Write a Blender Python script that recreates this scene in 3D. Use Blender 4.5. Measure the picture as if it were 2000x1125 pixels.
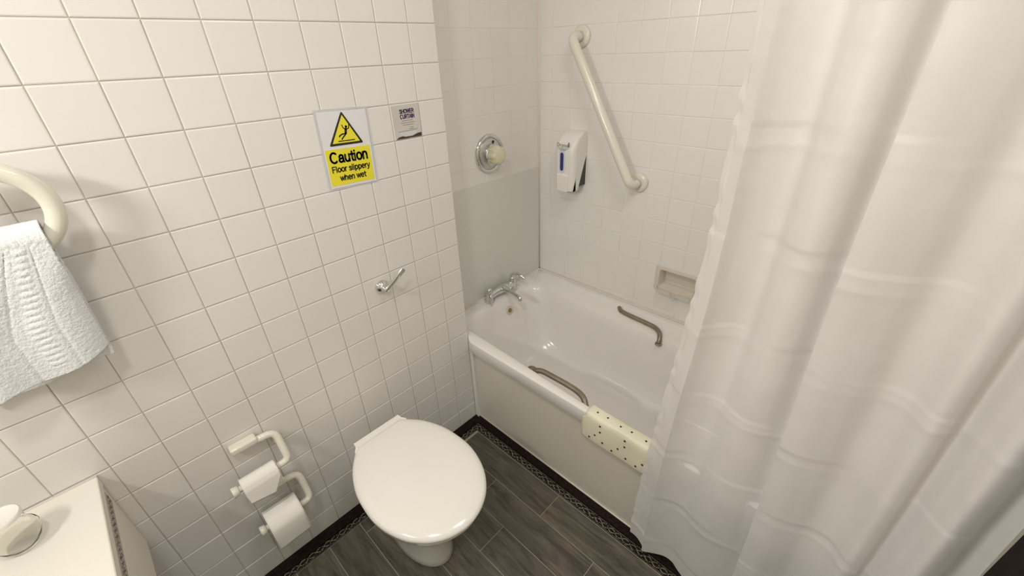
import bpy, bmesh, math, random
from mathutils import Vector, Matrix
random.seed(7)
for o in list(bpy.data.objects): bpy.data.objects.remove(o)
SC = bpy.context.scene
COL = SC.collection
PI = math.pi

# ------------------------------------------------------------------ camera
cd = bpy.data.cameras.new('camera')
cam = bpy.data.objects.new('camera', cd); COL.objects.link(cam)
R0 = ((0.72392820, 0.68908937, -0.03292122),      # right
      (0.32055029, -0.37824600, -0.86843392),     # down
      (-0.61088090, 0.61813090, -0.49471074))     # forward
cam.matrix_world = Matrix(((R0[0][0], -R0[1][0], -R0[2][0], 1.15489),
                           (R0[0][1], -R0[1][1], -R0[2][1], 0.00390),
                           (R0[0][2], -R0[1][2], -R0[2][2], 1.53005),
                           (0, 0, 0, 1)))
cd.sensor_fit = 'HORIZONTAL'; cd.sensor_width = 36.0
cd.lens = 816.02386 / 2000 * 36.0
cd.clip_start = 0.02
SC.camera = cam

# ------------------------------------------------------------------ world, lamps, exposure
w = bpy.data.worlds.new('world'); SC.world = w; w.use_nodes = True
w.node_tree.nodes['Background'].inputs[0].default_value = (1, 0.96, 0.9, 1)
w.node_tree.nodes['Background'].inputs[1].default_value = 0.15

def area(name, loc, target, sx, sy, power, color=(1, 0.975, 0.935)):
    ld = bpy.data.lights.new(name, 'AREA'); ld.shape = 'RECTANGLE'
    ld.size = sx; ld.size_y = sy; ld.energy = power; ld.color = color
    o = bpy.data.objects.new(name, ld); COL.objects.link(o)
    o.location = loc
    o.rotation_euler = (Vector(target) - Vector(loc)).to_track_quat('-Z', 'Y').to_euler()
    return o
area('mirror_lamp', (0.48, -0.78, 1.80), (0.7, 0.9, 1.05), 0.30, 0.08, 6.2)
area('overhead_light', (0.90, -0.22, 2.30), (0.85, 0.1, 0.0), 0.16, 0.16, 5.6)  # the room's ceiling lamp
area('overhead_light', (1.05, 0.70, 2.32), (0.8, 1.0, 0.0), 0.35, 0.35, 4.3)  # added fill that brightens the alcove and bath, not a known fitting
SC.view_settings.view_transform = 'Standard'
SC.view_settings.look = 'None'
SC.view_settings.gamma = 1.0
SC.view_settings.use_curve_mapping = False
SC.view_settings.exposure = 0.33

# ------------------------------------------------------------------ materials
def nt(m): return m.node_tree.nodes, m.node_tree.links
def mat(name, col, rough=0.5, metal=0.0, spec=0.5, noise=0.0, nscale=8.0, bump=0.0, bscale=60.0, rnd=0.0, coat=0.0, trans=0.0):
    m = bpy.data.materials.new(name); m.use_nodes = True
    N, L = nt(m); b = N['Principled BSDF']
    b.inputs['Base Color'].default_value = (*col, 1)
    b.inputs['Roughness'].default_value = rough
    b.inputs['Metallic'].default_value = metal
    b.inputs['Specular IOR Level'].default_value = spec
    b.inputs['Coat Weight'].default_value = coat
    b.inputs['Coat Roughness'].default_value = 0.08
    tc = N.new('ShaderNodeTexCoord')
    last = None
    if noise > 0 or rnd > 0:
        hsv = N.new('ShaderNodeHueSaturation'); hsv.inputs['Color'].default_value = (*col, 1)
        val = None
        if noise > 0:
            n = N.new('ShaderNodeTexNoise'); n.inputs['Scale'].default_value = nscale; n.inputs['Detail'].default_value = 4
            L.new(tc.outputs['Object'], n.inputs['Vector'])
            mr = N.new('ShaderNodeMapRange'); mr.inputs['From Min'].default_value = 0.3; mr.inputs['From Max'].default_value = 0.7
            mr.inputs['To Min'].default_value = 1 - noise; mr.inputs['To Max'].default_value = 1 + noise
            L.new(n.outputs['Fac'], mr.inputs['Value']); val = mr.outputs[0]
        if rnd > 0:
            oi = N.new('ShaderNodeObjectInfo')
            mr2 = N.new('ShaderNodeMapRange'); mr2.inputs['To Min'].default_value = 1 - rnd; mr2.inputs['To Max'].default_value = 1 + rnd
            L.new(oi.outputs['Random'], mr2.inputs['Value'])
            if val is None: val = mr2.outputs[0]
            else:
                mm = N.new('ShaderNodeMath'); mm.operation = 'MULTIPLY'
                L.new(val, mm.inputs[0]); L.new(mr2.outputs[0], mm.inputs[1]); val = mm.outputs[0]
        L.new(val, hsv.inputs['Value']); L.new(hsv.outputs[0], b.inputs['Base Color'])
    if bump > 0:
        n = N.new('ShaderNodeTexNoise'); n.inputs['Scale'].default_value = bscale; n.inputs['Detail'].default_value = 3
        L.new(tc.outputs['Object'], n.inputs['Vector'])
        bp = N.new('ShaderNodeBump'); bp.inputs['Strength'].default_value = bump; bp.inputs['Distance'].default_value = 0.002
        L.new(n.outputs['Fac'], bp.inputs['Height']); L.new(bp.outputs[0], b.inputs['Normal'])
    return m

M = {}
M['tile'] = mat('cream_glazed_tile', (0.79, 0.760, 0.712), 0.28, noise=0.015, nscale=5, rnd=0.012, bump=0.06, bscale=18)
M['tile_white'] = mat('white_glazed_tile', (0.87, 0.842, 0.795), 0.22, noise=0.01, rnd=0.008, bump=0.08, bscale=14)
M['grout'] = mat('tan_grout', (0.62, 0.565, 0.48), 0.9, noise=0.08, nscale=12)
M['grout_white'] = mat('white_grout', (0.86, 0.83, 0.78), 0.6)
M['plaster'] = mat('plaster_white', (0.82, 0.79, 0.73), 0.8)
M['ceiling'] = mat('ceiling_paint', (0.86, 0.84, 0.80), 0.9)
M['acrylic'] = mat('bath_acrylic', (0.86, 0.832, 0.79), 0.16, noise=0.01, coat=0.4)
M['panel'] = mat('bath_panel_white', (0.74, 0.70, 0.61), 0.3)
M['splash'] = mat('splash_sheet', (0.76, 0.75, 0.70), 0.2, coat=0.2)
M['ceramic'] = mat('toilet_ceramic', (0.78, 0.76, 0.69), 0.12, coat=0.5)
M['seat'] = mat('toilet_seat_plastic', (0.88, 0.85, 0.79), 0.15, coat=0.4)
M['chrome'] = mat('chrome', (0.72, 0.72, 0.70), 0.10, metal=1.0)
M['steel'] = mat('tarnished_steel', (0.30, 0.265, 0.205), 0.42, metal=0.85, noise=0.12, nscale=30)
M['nylon'] = mat('cream_nylon', (0.80, 0.775, 0.655), 0.22, coat=0.3)
M['knob'] = mat('yellowed_plastic', (0.76, 0.71, 0.50), 0.35, noise=0.06, nscale=40)
M['paper'] = mat('tissue_paper', (0.88, 0.85, 0.78), 0.9, bump=0.1, bscale=120)
M['towel'] = mat('white_terry', (0.82, 0.83, 0.815), 0.95, bump=0.9, bscale=260)
M['counter'] = mat('counter_cream', (0.84, 0.80, 0.71), 0.35)
M['counter_edge'] = mat('counter_edge', (0.62, 0.59, 0.47), 0.5)
M['black'] = mat('black_ink', (0.02, 0.018, 0.015), 0.5)
M['yellow'] = mat('sign_yellow', (0.84, 0.735, 0.045), 0.35, noise=0.03)
M['ink_purple'] = mat('purple_ink', (0.07, 0.04, 0.16), 0.5)
M['ink_grey'] = mat('grey_ink', (0.28, 0.26, 0.24), 0.5)
M['ink_pale'] = mat('pale_grey_ink', (0.50, 0.48, 0.50), 0.5)
M['notice'] = mat('notice_card', (0.62, 0.58, 0.52), 0.3, noise=0.04)
M['notice_tub'] = mat('notice_tub', (0.66, 0.66, 0.66), 0.3)
M['notice_dark'] = mat('notice_brown', (0.075, 0.04, 0.03), 0.4, noise=0.5, nscale=60)
M['plastic'] = mat('white_plastic', (0.86, 0.83, 0.78), 0.28)
M['plastic_dark'] = mat('dark_green_plastic', (0.045, 0.05, 0.035), 0.4)
M['blue'] = mat('blue_window', (0.03, 0.035, 0.16), 0.15)
M['mat'] = mat('mat_rubber', (0.80, 0.765, 0.59), 0.5, noise=0.05, nscale=10)
M['hole'] = mat('dark_hole', (0.03, 0.028, 0.02), 0.8)
M['brass'] = mat('limescale_brass', (0.30, 0.25, 0.11), 0.5, metal=0.5)
M['scale'] = mat('limescale', (0.70, 0.62, 0.48), 0.5)
M['sealant'] = mat('sealant', (0.84, 0.76, 0.68), 0.4)
M['dish'] = mat('soap_dish_ceramic_shaded', (0.72, 0.66, 0.57), 0.25)  # ceramic tone taken darker to put recess shade into the colour

def sheet_mat():
    m = bpy.data.materials.new('clear_laminate'); m.use_nodes = True
    N, L = nt(m); b = N['Principled BSDF']
    b.inputs['Base Color'].default_value = (0.82, 0.81, 0.83, 1); b.inputs['Roughness'].default_value = 0.15
    b.inputs['Alpha'].default_value = 0.38
    return m
M['laminate'] = sheet_mat()

def glass_mat():
    m = bpy.data.materials.new('clear_glass'); m.use_nodes = True
    N, L = nt(m); b = N['Principled BSDF']
    b.inputs['Base Color'].default_value = (0.97, 0.97, 0.95, 1); b.inputs['Roughness'].default_value = 0.03
    b.inputs['Transmission Weight'].default_value = 1.0; b.inputs['IOR'].default_value = 1.13
    return m
M['glass'] = glass_mat()

def curtain_mat():
    m = bpy.data.materials.new('curtain_cloth'); m.use_nodes = True
    N, L = nt(m); b = N['Principled BSDF']
    b.inputs['Base Color'].default_value = (0.84, 0.815, 0.785, 1); b.inputs['Roughness'].default_value = 0.5
    b.inputs['Specular IOR Level'].default_value = 0.3
    tr = N.new('ShaderNodeBsdfTranslucent'); tr.inputs['Color'].default_value = (0.84, 0.815, 0.77, 1)
    tp = N.new('ShaderNodeBsdfTransparent')
    mx = N.new('ShaderNodeMixShader'); mx.inputs[0].default_value = 0.18
    mx2 = N.new('ShaderNodeMixShader'); mx2.inputs[0].default_value = 0.06
    L.new(b.outputs[0], mx.inputs[1]); L.new(tr.outputs[0], mx.inputs[2])
    L.new(mx.outputs[0], mx2.inputs[1]); L.new(tp.outputs[0], mx2.inputs[2])
    L.new(mx2.outputs[0], N['Material Output'].inputs['Surface'])
    tc = N.new('ShaderNodeTexCoord')
    n = N.new('ShaderNodeTexNoise'); n.inputs['Scale'].default_value = 26; n.inputs['Detail'].default_value = 5
    L.new(tc.outputs['Object'], n.inputs['Vector'])
    wv = N.new('ShaderNodeTexNoise'); wv.inputs['Scale'].default_value = 700
    L.new(tc.outputs['Object'], wv.inputs['Vector'])
    ad = N.new('ShaderNodeMath'); ad.operation = 'MULTIPLY_ADD'; ad.inputs[1].default_value = 0.08
    L.new(wv.outputs['Fac'], ad.inputs[0]); L.new(n.outputs['Fac'], ad.inputs[2])
    bp = N.new('ShaderNodeBump'); bp.inputs['Strength'].default_value = 0.25; bp.inputs['Distance'].default_value = 0.004
    L.new(ad.outputs[0], bp.inputs['Height'])
    L.new(bp.outputs[0], b.inputs['Normal'])
    return m
M['curtain'] = curtain_mat()

def plank_mat():
    m = bpy.data.materials.new('grey_wood_plank'); m.use_nodes = True
    N, L = nt(m); b = N['Principled BSDF']; b.inputs['Roughness'].default_value = 0.42
    tc = N.new('ShaderNodeTexCoord'); oi = N.new('ShaderNodeObjectInfo')
    off = N.new('ShaderNodeVectorMath'); off.operation = 'MULTIPLY_ADD'
    cmb = N.new('ShaderNodeCombineXYZ')
    for i in range(3): L.new(oi.outputs['Random'], cmb.inputs[i])
    off.inputs[1].default_value = (17, 23, 5); L.new(cmb.outputs[0], off.inputs[0]); L.new(tc.outputs['Object'], off.inputs[2])
    mp = N.new('ShaderNodeMapping'); mp.inputs['Scale'].default_value = (2.2, 15, 1); L.new(off.outputs[0], mp.inputs['Vector'])
    n1 = N.new('ShaderNodeTexNoise'); n1.inputs['Scale'].default_value = 2.2; n1.inputs['Detail'].default_value = 8; n1.inputs['Roughness'].default_value = 0.62; n1.inputs['Distortion'].default_value = 0.9
    L.new(mp.outputs[0], n1.inputs['Vector'])
    n2 = N.new('ShaderNodeTexNoise'); n2.inputs['Scale'].default_value = 7; n2.inputs['Detail'].default_value = 3
    L.new(off.outputs[0], n2.inputs['Vector'])
    cr = N.new('ShaderNodeValToRGB')
    e = cr.color_ramp.elements; e[0].position = 0.30; e[0].color = (0.046, 0.040, 0.030, 1); e[1].position = 0.70; e[1].color = (0.190, 0.168, 0.135, 1)
    x = cr.color_ramp.elements.new(0.5); x.color = (0.108, 0.099, 0.077, 1)
    L.new(n1.outputs['Fac'], cr.inputs[0])
    cr2 = N.new('ShaderNodeValToRGB'); f = cr2.color_ramp.elements
    f[0].position = 0.4; f[0].color = (0.84, 0.86, 0.80, 1); f[1].position = 0.65; f[1].color = (1.10, 1.0, 0.95, 1)
    L.new(n2.outputs['Fac'], cr2.inputs[0])
    mx = N.new('ShaderNodeMix'); mx.data_type = 'RGBA'; mx.blend_type = 'MULTIPLY'; mx.inputs[0].default_value = 1
    L.new(cr.outputs[0], mx.inputs[6]); L.new(cr2.outputs[0], mx.inputs[7])
    mr = N.new('ShaderNodeMapRange'); mr.inputs['To Min'].default_value = 0.8; mr.inputs['To Max'].default_value = 1.2
    L.new(oi.outputs['Random'], mr.inputs['Value'])
    hs = N.new('ShaderNodeHueSaturation'); L.new(mx.outputs[2], hs.inputs['Color']); L.new(mr.outputs[0], hs.inputs['Value'])
    L.new(hs.outputs[0], b.inputs['Base Color'])
    bp = N.new('ShaderNodeBump'); bp.inputs['Strength'].default_value = 0.12; bp.inputs['Distance'].default_value = 0.002
    L.new(n1.outputs['Fac'], bp.inputs['Height']); L.new(bp.outputs[0], b.inputs['Normal'])
    return m
M['plank'] = plank_mat()
M['floor_grout'] = mat('floor_grout', (0.36, 0.335, 0.27), 0.9)

def darkwood():
    m = bpy.data.materials.new('dark_wood'); m.use_nodes = True
    N, L = nt(m); b = N['Principled BSDF']; b.inputs['Roughness'].default_value = 0.6; b.inputs['Specular IOR Level'].default_value = 0.15
    tc = N.new('ShaderNodeTexCoord'); mp = N.new('ShaderNodeMapping'); mp.inputs['Scale'].default_value = (60, 60, 5)
    L.new(tc.outputs['Object'], mp.inputs['Vector'])
    n = N.new('ShaderNodeTexNoise'); n.inputs['Scale'].default_value = 1.5; n.inputs['Detail'].default_value = 5
    L.new(mp.outputs[0], n.inputs['Vector'])
    cr = N.new('ShaderNodeValToRGB'); e = cr.color_ramp.elements
    e[0].position = 0.35; e[0].color = (0.004, 0.002, 0.0015, 1); e[1].position = 0.75; e[1].color = (0.026, 0.010, 0.007, 1)
    L.new(n.outputs['Fac'], cr.inputs[0]); L.new(cr.outputs[0], b.inputs['Base Color'])
    return m
M['darkwood'] = darkwood()

def chain_mat(name, bg, fg, period, amp, axis_u, th=0.0016):
    """printed guilloche: two crossing wavy strands along the strip (flat print of the border tile)."""
    m = bpy.data.materials.new(name); m.use_nodes = True
    N, L = nt(m); b = N['Principled BSDF']; b.inputs['Roughness'].default_value = 0.5; b.inputs['Specular IOR Level'].default_value = 0.2
    tc = N.new('ShaderNodeTexCoord'); sp = N.new('ShaderNodeSeparateXYZ'); L.new(tc.outputs['Object'], sp.inputs[0])
    def mth(op, a, bb=None, c=None):
        n = N.new('ShaderNodeMath'); n.operation = op
        for i, v in enumerate((a, bb, c)):
            if v is None: continue
            if isinstance(v, (int, float)): n.inputs[i].default_value = v
            else: L.new(v, n.inputs[i])
        return n.outputs[0]
    u = sp.outputs[0]; v = sp.outputs[1]
    s = mth('MULTIPLY', mth('SINE', mth('MULTIPLY', u, 2 * PI / period)), amp)
    d1 = mth('ABSOLUTE', mth('SUBTRACT', v, s)); d2 = mth('ABSOLUTE', mth('ADD', v, s))
    t1 = mth('LESS_THAN', d1, th); t2 = mth('LESS_THAN', d2, th)
    wob = N.new('ShaderNodeTexNoise'); wob.inputs['Scale'].default_value = 260; L.new(tc.outputs['Object'], wob.inputs['Vector'])
    e = mth('ABSOLUTE', mth('SUBTRACT', mth('ABSOLUTE', v), 0.0128)); t3 = mth('LESS_THAN', e, 0.0009)
    tot = mth('MAXIMUM', mth('MAXIMUM', t1, t2), t3)
    fac = mth('MULTIPLY', tot, mth('GREATER_THAN', wob.outputs['Fac'], 0.45))
    mx = N.new('ShaderNodeMix'); mx.data_type = 'RGBA'; L.new(fac, mx.inputs[0])
    mx.inputs[6].default_value = (*bg, 1); mx.inputs[7].default_value = (*fg, 1)
    L.new(mx.outputs[2], b.inputs['Base Color'])
    return m
M['chain_floor'] = chain_mat('chain_border_dark', (0.012, 0.008, 0.006), (0.27, 0.23, 0.18), 0.056, 0.0075, 0, 0.0021)
M['chain_side'] = chain_mat('chain_border_light', (0.55, 0.50, 0.42), (0.045, 0.022, 0.040), 0.040, 0.0060, 0, 0.0034)

# ------------------------------------------------------------------ mesh helpers
def link(name, me, material=None, parent=None, smooth=False, loc=None):
    o = bpy.data.objects.new(name, me); COL.objects.link(o)
    if material is not None and not me.materials: me.materials.append(material)
    if smooth:
        for p in me.polygons: p.use_smooth = True
    if parent is not None: o.parent = parent
    if loc is not None: o.location = loc
    return o
def tomesh(name, bm):
    bmesh.ops.recalc_face_normals(bm, faces=bm.faces)
    me = bpy.data.meshes.new(name); bm.to_mesh(me); bm.free(); return me
def add_box(bm, lo, hi, bev=0.0, seg=2):
    r = bmesh.ops.create_cube(bm, size=1.0)
    c = [(a + b) / 2 for a, b in zip(lo, hi)]; s = [b - a for a, b in zip(lo, hi)]
    for v in r['verts']: v.co = Vector([v.co[i] * s[i] + c[i] for i in range(3)])
    if bev > 0:
        es = list({e for v in r['verts'] for e in v.link_edges})
        bmesh.ops.bevel(bm, geom=es, offset=bev, segments=seg, affect='EDGES', profile=0.6)
def box(name, lo, hi, material, parent=None, bev=0.0, seg=2, smooth=False):
    bm = bmesh.new(); add_box(bm, lo, hi, bev, seg)
    return link(name, tomesh(name, bm), material, parent, smooth)
def loft(bm, rings, cap0=True, cap1=True):
    R = [[bm.verts.new(p) for p in ring] for ring in rings]
    n = len(R[0])
    for a, b in zip(R[:-1], R[1:]):
        for i in range(n):
            j = (i + 1) % n
            bm.faces.new((a[i], a[j], b[j], b[i]))
    if cap0: bm.faces.new(R[0][::-1])
    if cap1: bm.faces.new(R[-1])
    return R
def catmull(pts, per=8):
    P = [Vector(p) for p in pts]; out = []
    for i in range(len(P) - 1):
        p0 = P[i - 1] if i > 0 else P[i] * 2 - P[i + 1]
        p1, p2 = P[i], P[i + 1]
        p3 = P[i + 2] if i + 2 < len(P) else P[i + 1] * 2 - P[i]
        for k in range(per):
            t = k / per
            out.append(0.5 * ((2 * p1) + (-p0 + p2) * t + (2 * p0 - 5 * p1 + 4 * p2 - p3) * t * t + (-p0 + 3 * p1 - 3 * p2 + p3) * t ** 3))
    out.append(P[-1]); return out
def fillet_path(pts, r, seg=6):
    """polyline with rounded corners"""
    P = [Vector(p) for p in pts]; out = [P[0]]
    for i in range(1, len(P) - 1):
        a = (P[i - 1] - P[i]); b = (P[i + 1] - P[i])
        d = min(r, a.length * 0.49, b.length * 0.49)
        s = P[i] + a.normalized() * d; e = P[i] + b.normalized() * d
        for k in range(seg + 1):
            t = k / seg
            out.append((1 - t) ** 2 * s + 2 * t * (1 - t) * P[i] + t * t * e)
    out.append(P[-1]); return out
def add_tube(bm, path, r, n=16, flat=None):
    P = [Vector(p) for p in path]
    rad = r if isinstance(r, (list, tuple)) else [r] * len(P)
    T = []
    for i in range(len(P)):
        a = P[max(0, i - 1)]; b = P[min(len(P) - 1, i + 1)]; T.append((b - a).normalized())
    up = Vector((0, 0, 1)) if abs(T[0].z) < 0.9 else Vector((1, 0, 0))
    u = (up - up.dot(T[0]) * T[0]).normalized(); rings = []
    for i in range(len(P)):
        u = (u - u.dot(T[i]) * T[i]).normalized(); v = T[i].cross(u)
        rings.append([P[i] + (u * math.cos(2 * PI * k / n) + v * math.sin(2 * PI * k / n) * (flat or 1)) * rad[i] for k in range(n)])
    loft(bm, rings)
def tube(name, path, r, material, parent=None, n=16, flat=None):
    bm = bmesh.new(); add_tube(bm, path, r, n, flat)
    return link(name, tomesh(name, bm), material, parent, True)
def add_lathe(bm, base, axis, prof, n=32, cap0=True, cap1=True):
    """prof: list of (distance along axis, radius)"""
    A = Vector(axis).normalized(); B = Vector(base)
    up = Vector((0, 0, 1)) if abs(A.z) < 0.9 else Vector((1, 0, 0))
    u = (up - up.dot(A) * A).normalized(); v = A.cross(u)
    loft(bm, [[B + A * h + (u * math.cos(2 * PI * k / n) + v * math.sin(2 * PI * k / n)) * max(r, 1e-5) for k in range(n)] for h, r in prof], cap0, cap1)
def lathe(name, base, axis, prof, material, parent=None, n=32, smooth=True):
    bm = bmesh.new(); add_lathe(bm, base, axis, prof, n)
    o = link(name, tomesh(name, bm), material, parent, smooth)
    return o
def autosmooth(o, ang=35):
    me = o.data
    for p in me.polygons: p.use_smooth = True
    bm = bmesh.new(); bm.from_mesh(me)
    for e in bm.edges:
        if len(e.link_faces) == 2 and e.calc_face_angle(0) > math.radians(ang): e.smooth = False
    bm.to_mesh(me); bm.free()
def thing(name, label, cat, loc=(0, 0, 0), group=None):
    o = bpy.data.objects.new(name, None); COL.objects.link(o); o.location = loc
    o.empty_display_size = 0.02
    o['label'] = label; o['category'] = cat
    if group: o['group'] = group
    return o
def tag(o, label, cat, group=None):
    o['label'] = label; o['category'] = cat
    if group: o['group'] = group
    return o
def struct(o): o['kind'] = 'structure'; return o
def rehome(root, loc):
    """put a thing's empty at its base while its parts keep their place"""
    root.location = loc
    for c in root.children: c.location = Vector(c.location) - Vector(loc)

# ------------------------------------------------------------------ structure
Z0 = 0.0045; T = 0.1
XA, YB, YE, XR, YF, ZC = -0.182, 1.577, 0.895, 1.52, -0.95, 2.35

def tile_mesh(name, wdt, hgt, thick=0.007, material=None, g=0.0008, e=0.0026, dz=0.0017):
    """glazed square tile lying in its local XY plane, face towards +Z, pillowed edge"""
    bm = bmesh.new(); a, b = wdt / 2 - g, hgt / 2 - g
    def rect(x, y, z): return [Vector((-x, -y, z)), Vector((x, -y, z)), Vector((x, y, z)), Vector((-x, y, z))]
    loft(bm, [rect(a, b, -thick), rect(a, b, -dz), rect(a - e * 0.27, b - e * 0.27, -dz * 0.35), rect(a - e, b - e, 0)], cap0=False)
    me = tomesh(name, bm)
    me.materials.append(material)
    for p in me.polygons: p.use_smooth = False
    return me

# frames: wall tiles face a direction; orientation matrices
ROT_PX = Matrix(((0, 0, 1), (1, 0, 0), (0, 1, 0))).to_euler()        # local z -> +X, x -> +Y, y -> +Z
ROT_NY = Matrix(((1, 0, 0), (0, 0, -1), (0, 1, 0))).to_euler()       # local z -> -Y, x -> +X, y -> +Z

def tiles(parent, me, rot, cells, name='wall_tile'):
    for p, s in cells:
        o = bpy.data.objects.new(name, me); COL.objects.link(o); o.parent = parent
        d = random.uniform(-0.0004, 0.0004)
        n = Vector((1, 0, 0)) if rot is ROT_PX else Vector((0, -1, 0))
        o.location = Vector(p) + n * d
        o.rotation_euler = rot
        o.rotation_euler.x += random.uniform(-0.0018, 0.0018)
        o.rotation_euler.y += random.uniform(-0.0018, 0.0018)
        o.scale = (s, 1, 1)
def tile_field(parent, name, cells, material, axis):
    bm = bmesh.new()
    for (a0, a1, b0, b1, off) in cells:
        g = 0.0008
        if axis == 'x': add_box(bm, (off - 0.006, a0 + g, b0 + g), (off, a1 - g, b1 - g))
        else: add_box(bm, (a0 + g, off, b0 + g), (a1 - g, off + 0.006, b1 - g))
    o = link(name, tomesh(name, bm), material, parent); o['kind'] = 'stuff'; return o

TILE = tile_mesh('wall_tile', T, T, material=M['tile'])
TILEW = tile_mesh('wall_tile_white', T, T, material=M['tile_white'], g=0.0003, e=0.0030, dz=0.0012)
TILEA = tile_mesh('wall_tile_alcove', T, T, material=M['tile_white'], g=0.0002, e=0.0020, dz=0.0005)

# left wall (its outer corner ends at YE where the bath alcove begins)
wl = struct(box('wall_left', (-0.17, YF, 0.0), (-0.0026, YE - 0.002, ZC), M['grout']))
cells = []
for k in range(20):
    for i in range(-5, 9):
        c = (0.0, T * i + T / 2, Z0 + T * k + T / 2); s = 1.0
        if i == 8: c = (0.0, 0.8475, c[2]); s = 0.95
        cells.append((c, s))
tiles(wl, TILE, ROT_PX, cells)
tile_field(wl, 'tile_field', [(T * i, T * i + T, Z0 + T * k, Z0 + T * k + T, 0.0) for k in range(20) for i in range(-9, -5)] +
           [(T * i, min(T * i + T, YE), Z0 + T * k, Z0 + T * k + T, 0.0) for k in range(20, 23) for i in range(-9, 9)], M['tile'], 'x')

# alcove end wall behind the taps
wa = struct(box('wall_alcove', (XA - 0.12, YE - 0.05, 0.0), (XA - 0.0009, YB + 0.1, ZC), M['grout_white']))
wr_ = struct(box('wall_return', (XA - 0.003, YE - 0.002, 0.0), (-0.004, YE, ZC), M['tile_white']))
cells = []
for k in range(10, 20):
    for i in range(7):
        a = YE + i * T; b = min(a + T, YB)
        cells.append(((XA, (a + b) / 2, Z0 + T * k + T / 2), (b - a) / T))
tiles(wa, TILEA, ROT_PX, cells)

# back wall with a cut-out for the recessed soap dish
SX0, SX1, SZ0, SZ1 = 0.497, 0.655, 0.607, 0.697
wb = bpy.data.objects.new('wall_back', None)
bm = bmesh.new()
add_box(bm, (XA, YB + 0.0015, 0), (SX0, YB + 0.1, ZC)); add_box(bm, (SX1, YB + 0.0015, 0), (XR + 0.1, YB + 0.1, ZC))
add_box(bm, (SX0, YB + 0.0015, 0), (SX1, YB + 0.1, SZ0)); add_box(bm, (SX0, YB + 0.0015, SZ1), (SX1, YB + 0.1, ZC))
add_box(bm, (SX0 - 0.01, YB + 0.09, SZ0 - 0.01), (SX1 + 0.01, YB + 0.1, SZ1 + 0.01))
bpy.data.objects.remove(wb)
wb = struct(link('wall_back', tomesh('wall_back', bm), M['grout_white']))
cells = []; far = []
for k in range(4, 20):
    for i in range(-1, 17):
        a = max(-0.01 - T + T * i, XA); b = -0.01 + T * i
        z0, z1 = Z0 + T * k, Z0 + T * k + T
        if b - a < 0.02: continue
        if b > SX0 + 0.01 and a < SX1 - 0.01 and z1 > SZ0 + 0.01 and z0 < SZ1 - 0.01: 
            # tiles trimmed round the dish
            if z0 < SZ0: far.append((a, b, z0, SZ0 - 0.006, YB))
            if z1 > SZ1 + 0.02: far.append((a, b, SZ1 + 0.006, z1, YB))
            if a < SX0 - 0.004: far.append((a, SX0 - 0.004, z0, z1, YB))
            if b > SX1 + 0.004: far.append((SX1 + 0.004, b, z0, z1, YB))
            continue
        if b > 1.05: far.append((a, min(b, XR), z0, z1, YB)); continue
        cells.append((((a + b) / 2, YB, (z0 + z1) / 2), (b - a) / T))
tiles(wb, TILEW, ROT_NY, cells)
tile_field(wb, 'tile_field', [f for f in far if f[0] < XR], M['tile_white'], 'y')

struct(box('wall_right', (XR, YF, 0), (XR + 0.1, YB + 0.1, ZC), M['plaster']))
struct(box('wall_front', (-0.17, YF - 0.1, 0), (XR + 0.1, YF, ZC), M['plaster']))
struct(box('ceiling', (-0.3, YF - 0.1, ZC), (XR + 0.1, YB + 0.1, ZC + 0.05), M['ceiling']))

s_ = tube('corner_sealant', [(XA + 0.0005, YB - 0.0005, 0.48), (XA + 0.0005, YB - 0.0005, ZC)], 0.006, M['sealant'], wa, 8)
# door with dark timber lining in the right-hand wall
dr = struct(box('door_1', (XR - 0.012, -0.08, 0.0), (XR - 0.002, 0.70, 2.02), M['plaster']))
box('door_frame', (XR - 0.030, 0.70, 0.0), (XR - 0.001, 0.90, 2.10), M['darkwood'], dr, 0.004)
box('door_frame', (XR - 0.030, -0.18, 0.0), (XR - 0.001, -0.08, 2.10), M['darkwood'], dr, 0.004)
box('door_frame', (XR - 0.030, -0.08, 2.02), (XR - 0.001, 0.70, 2.10), M['darkwood'], dr, 0.004)
tube('door_handle', fillet_path([(XR - 0.012, 0.02, 1.0), (XR - 0.06, 0.02, 1.0), (XR - 0.06, 0.13, 1.0)], 0.015), 0.008, M['chrome'], dr)

# floor: slab, planks, border tiles
fl = struct(box('floor', (-0.17, YF, -0.05), (XR, YB, -0.0012), M['floor_grout']))
PL = 0.4727
rows = [(0.724, 0.841, 0.545), (0.604, 0.724, 0.785), (0.486, 0.604, 0.470), (0.367, 0.486, 0.235),
        (0.2455, 0.367, 0.113), (0.128, 0.2455, 0.36), (0.010, 0.128, 0.20), (-0.109, 0.010, 0.05), (-0.228, -0.109, 0.40),
        (-0.347, -0.228, 0.28), (-0.466, -0.347, 0.12), (-0.585, -0.466, 0.45), (-0.704, -0.585, 0.3), (-0.823, -0.704, 0.15), (-0.942, -0.823, 0.4)]
for y0, y1, xc in rows:
    x = xc - PL * 3
    while x < XR:
        a, b = max(x, 0.062), min(x + PL, XR)
        x += PL
        if b - a < 0.02: continue
        bm = bmesh.new(); hx, hy = (b - a) / 2 - 0.0013, (y1 - y0) / 2 - 0.0013
        def rc(p, q, z): return [Vector((-p, -q, z)), Vector((p, -q, z)), Vector((p, q, z)), Vector((-p, q, z))]
        loft(bm, [rc(hx, hy, -0.004), rc(hx, hy, -0.0005), rc(hx - 0.0008, hy - 0.0008, 0.0)], cap0=False)
        link('floor_plank', tomesh('floor_plank', bm), M['plank'], fl, loc=((a + b) / 2, (y0 + y1) / 2, random.uniform(-0.0002, 0.0002)))
BT = 0.2
bm = bmesh.new(); add_box(bm, (-BT / 2 + 0.0004, -0.0155, -0.004), (BT / 2 - 0.0004, 0.0155, 0.0015), 0.0005, 1)
bme = tomesh('border_tile', bm); bme.materials.append(M['chain_floor'])
x = 0.03
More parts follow.
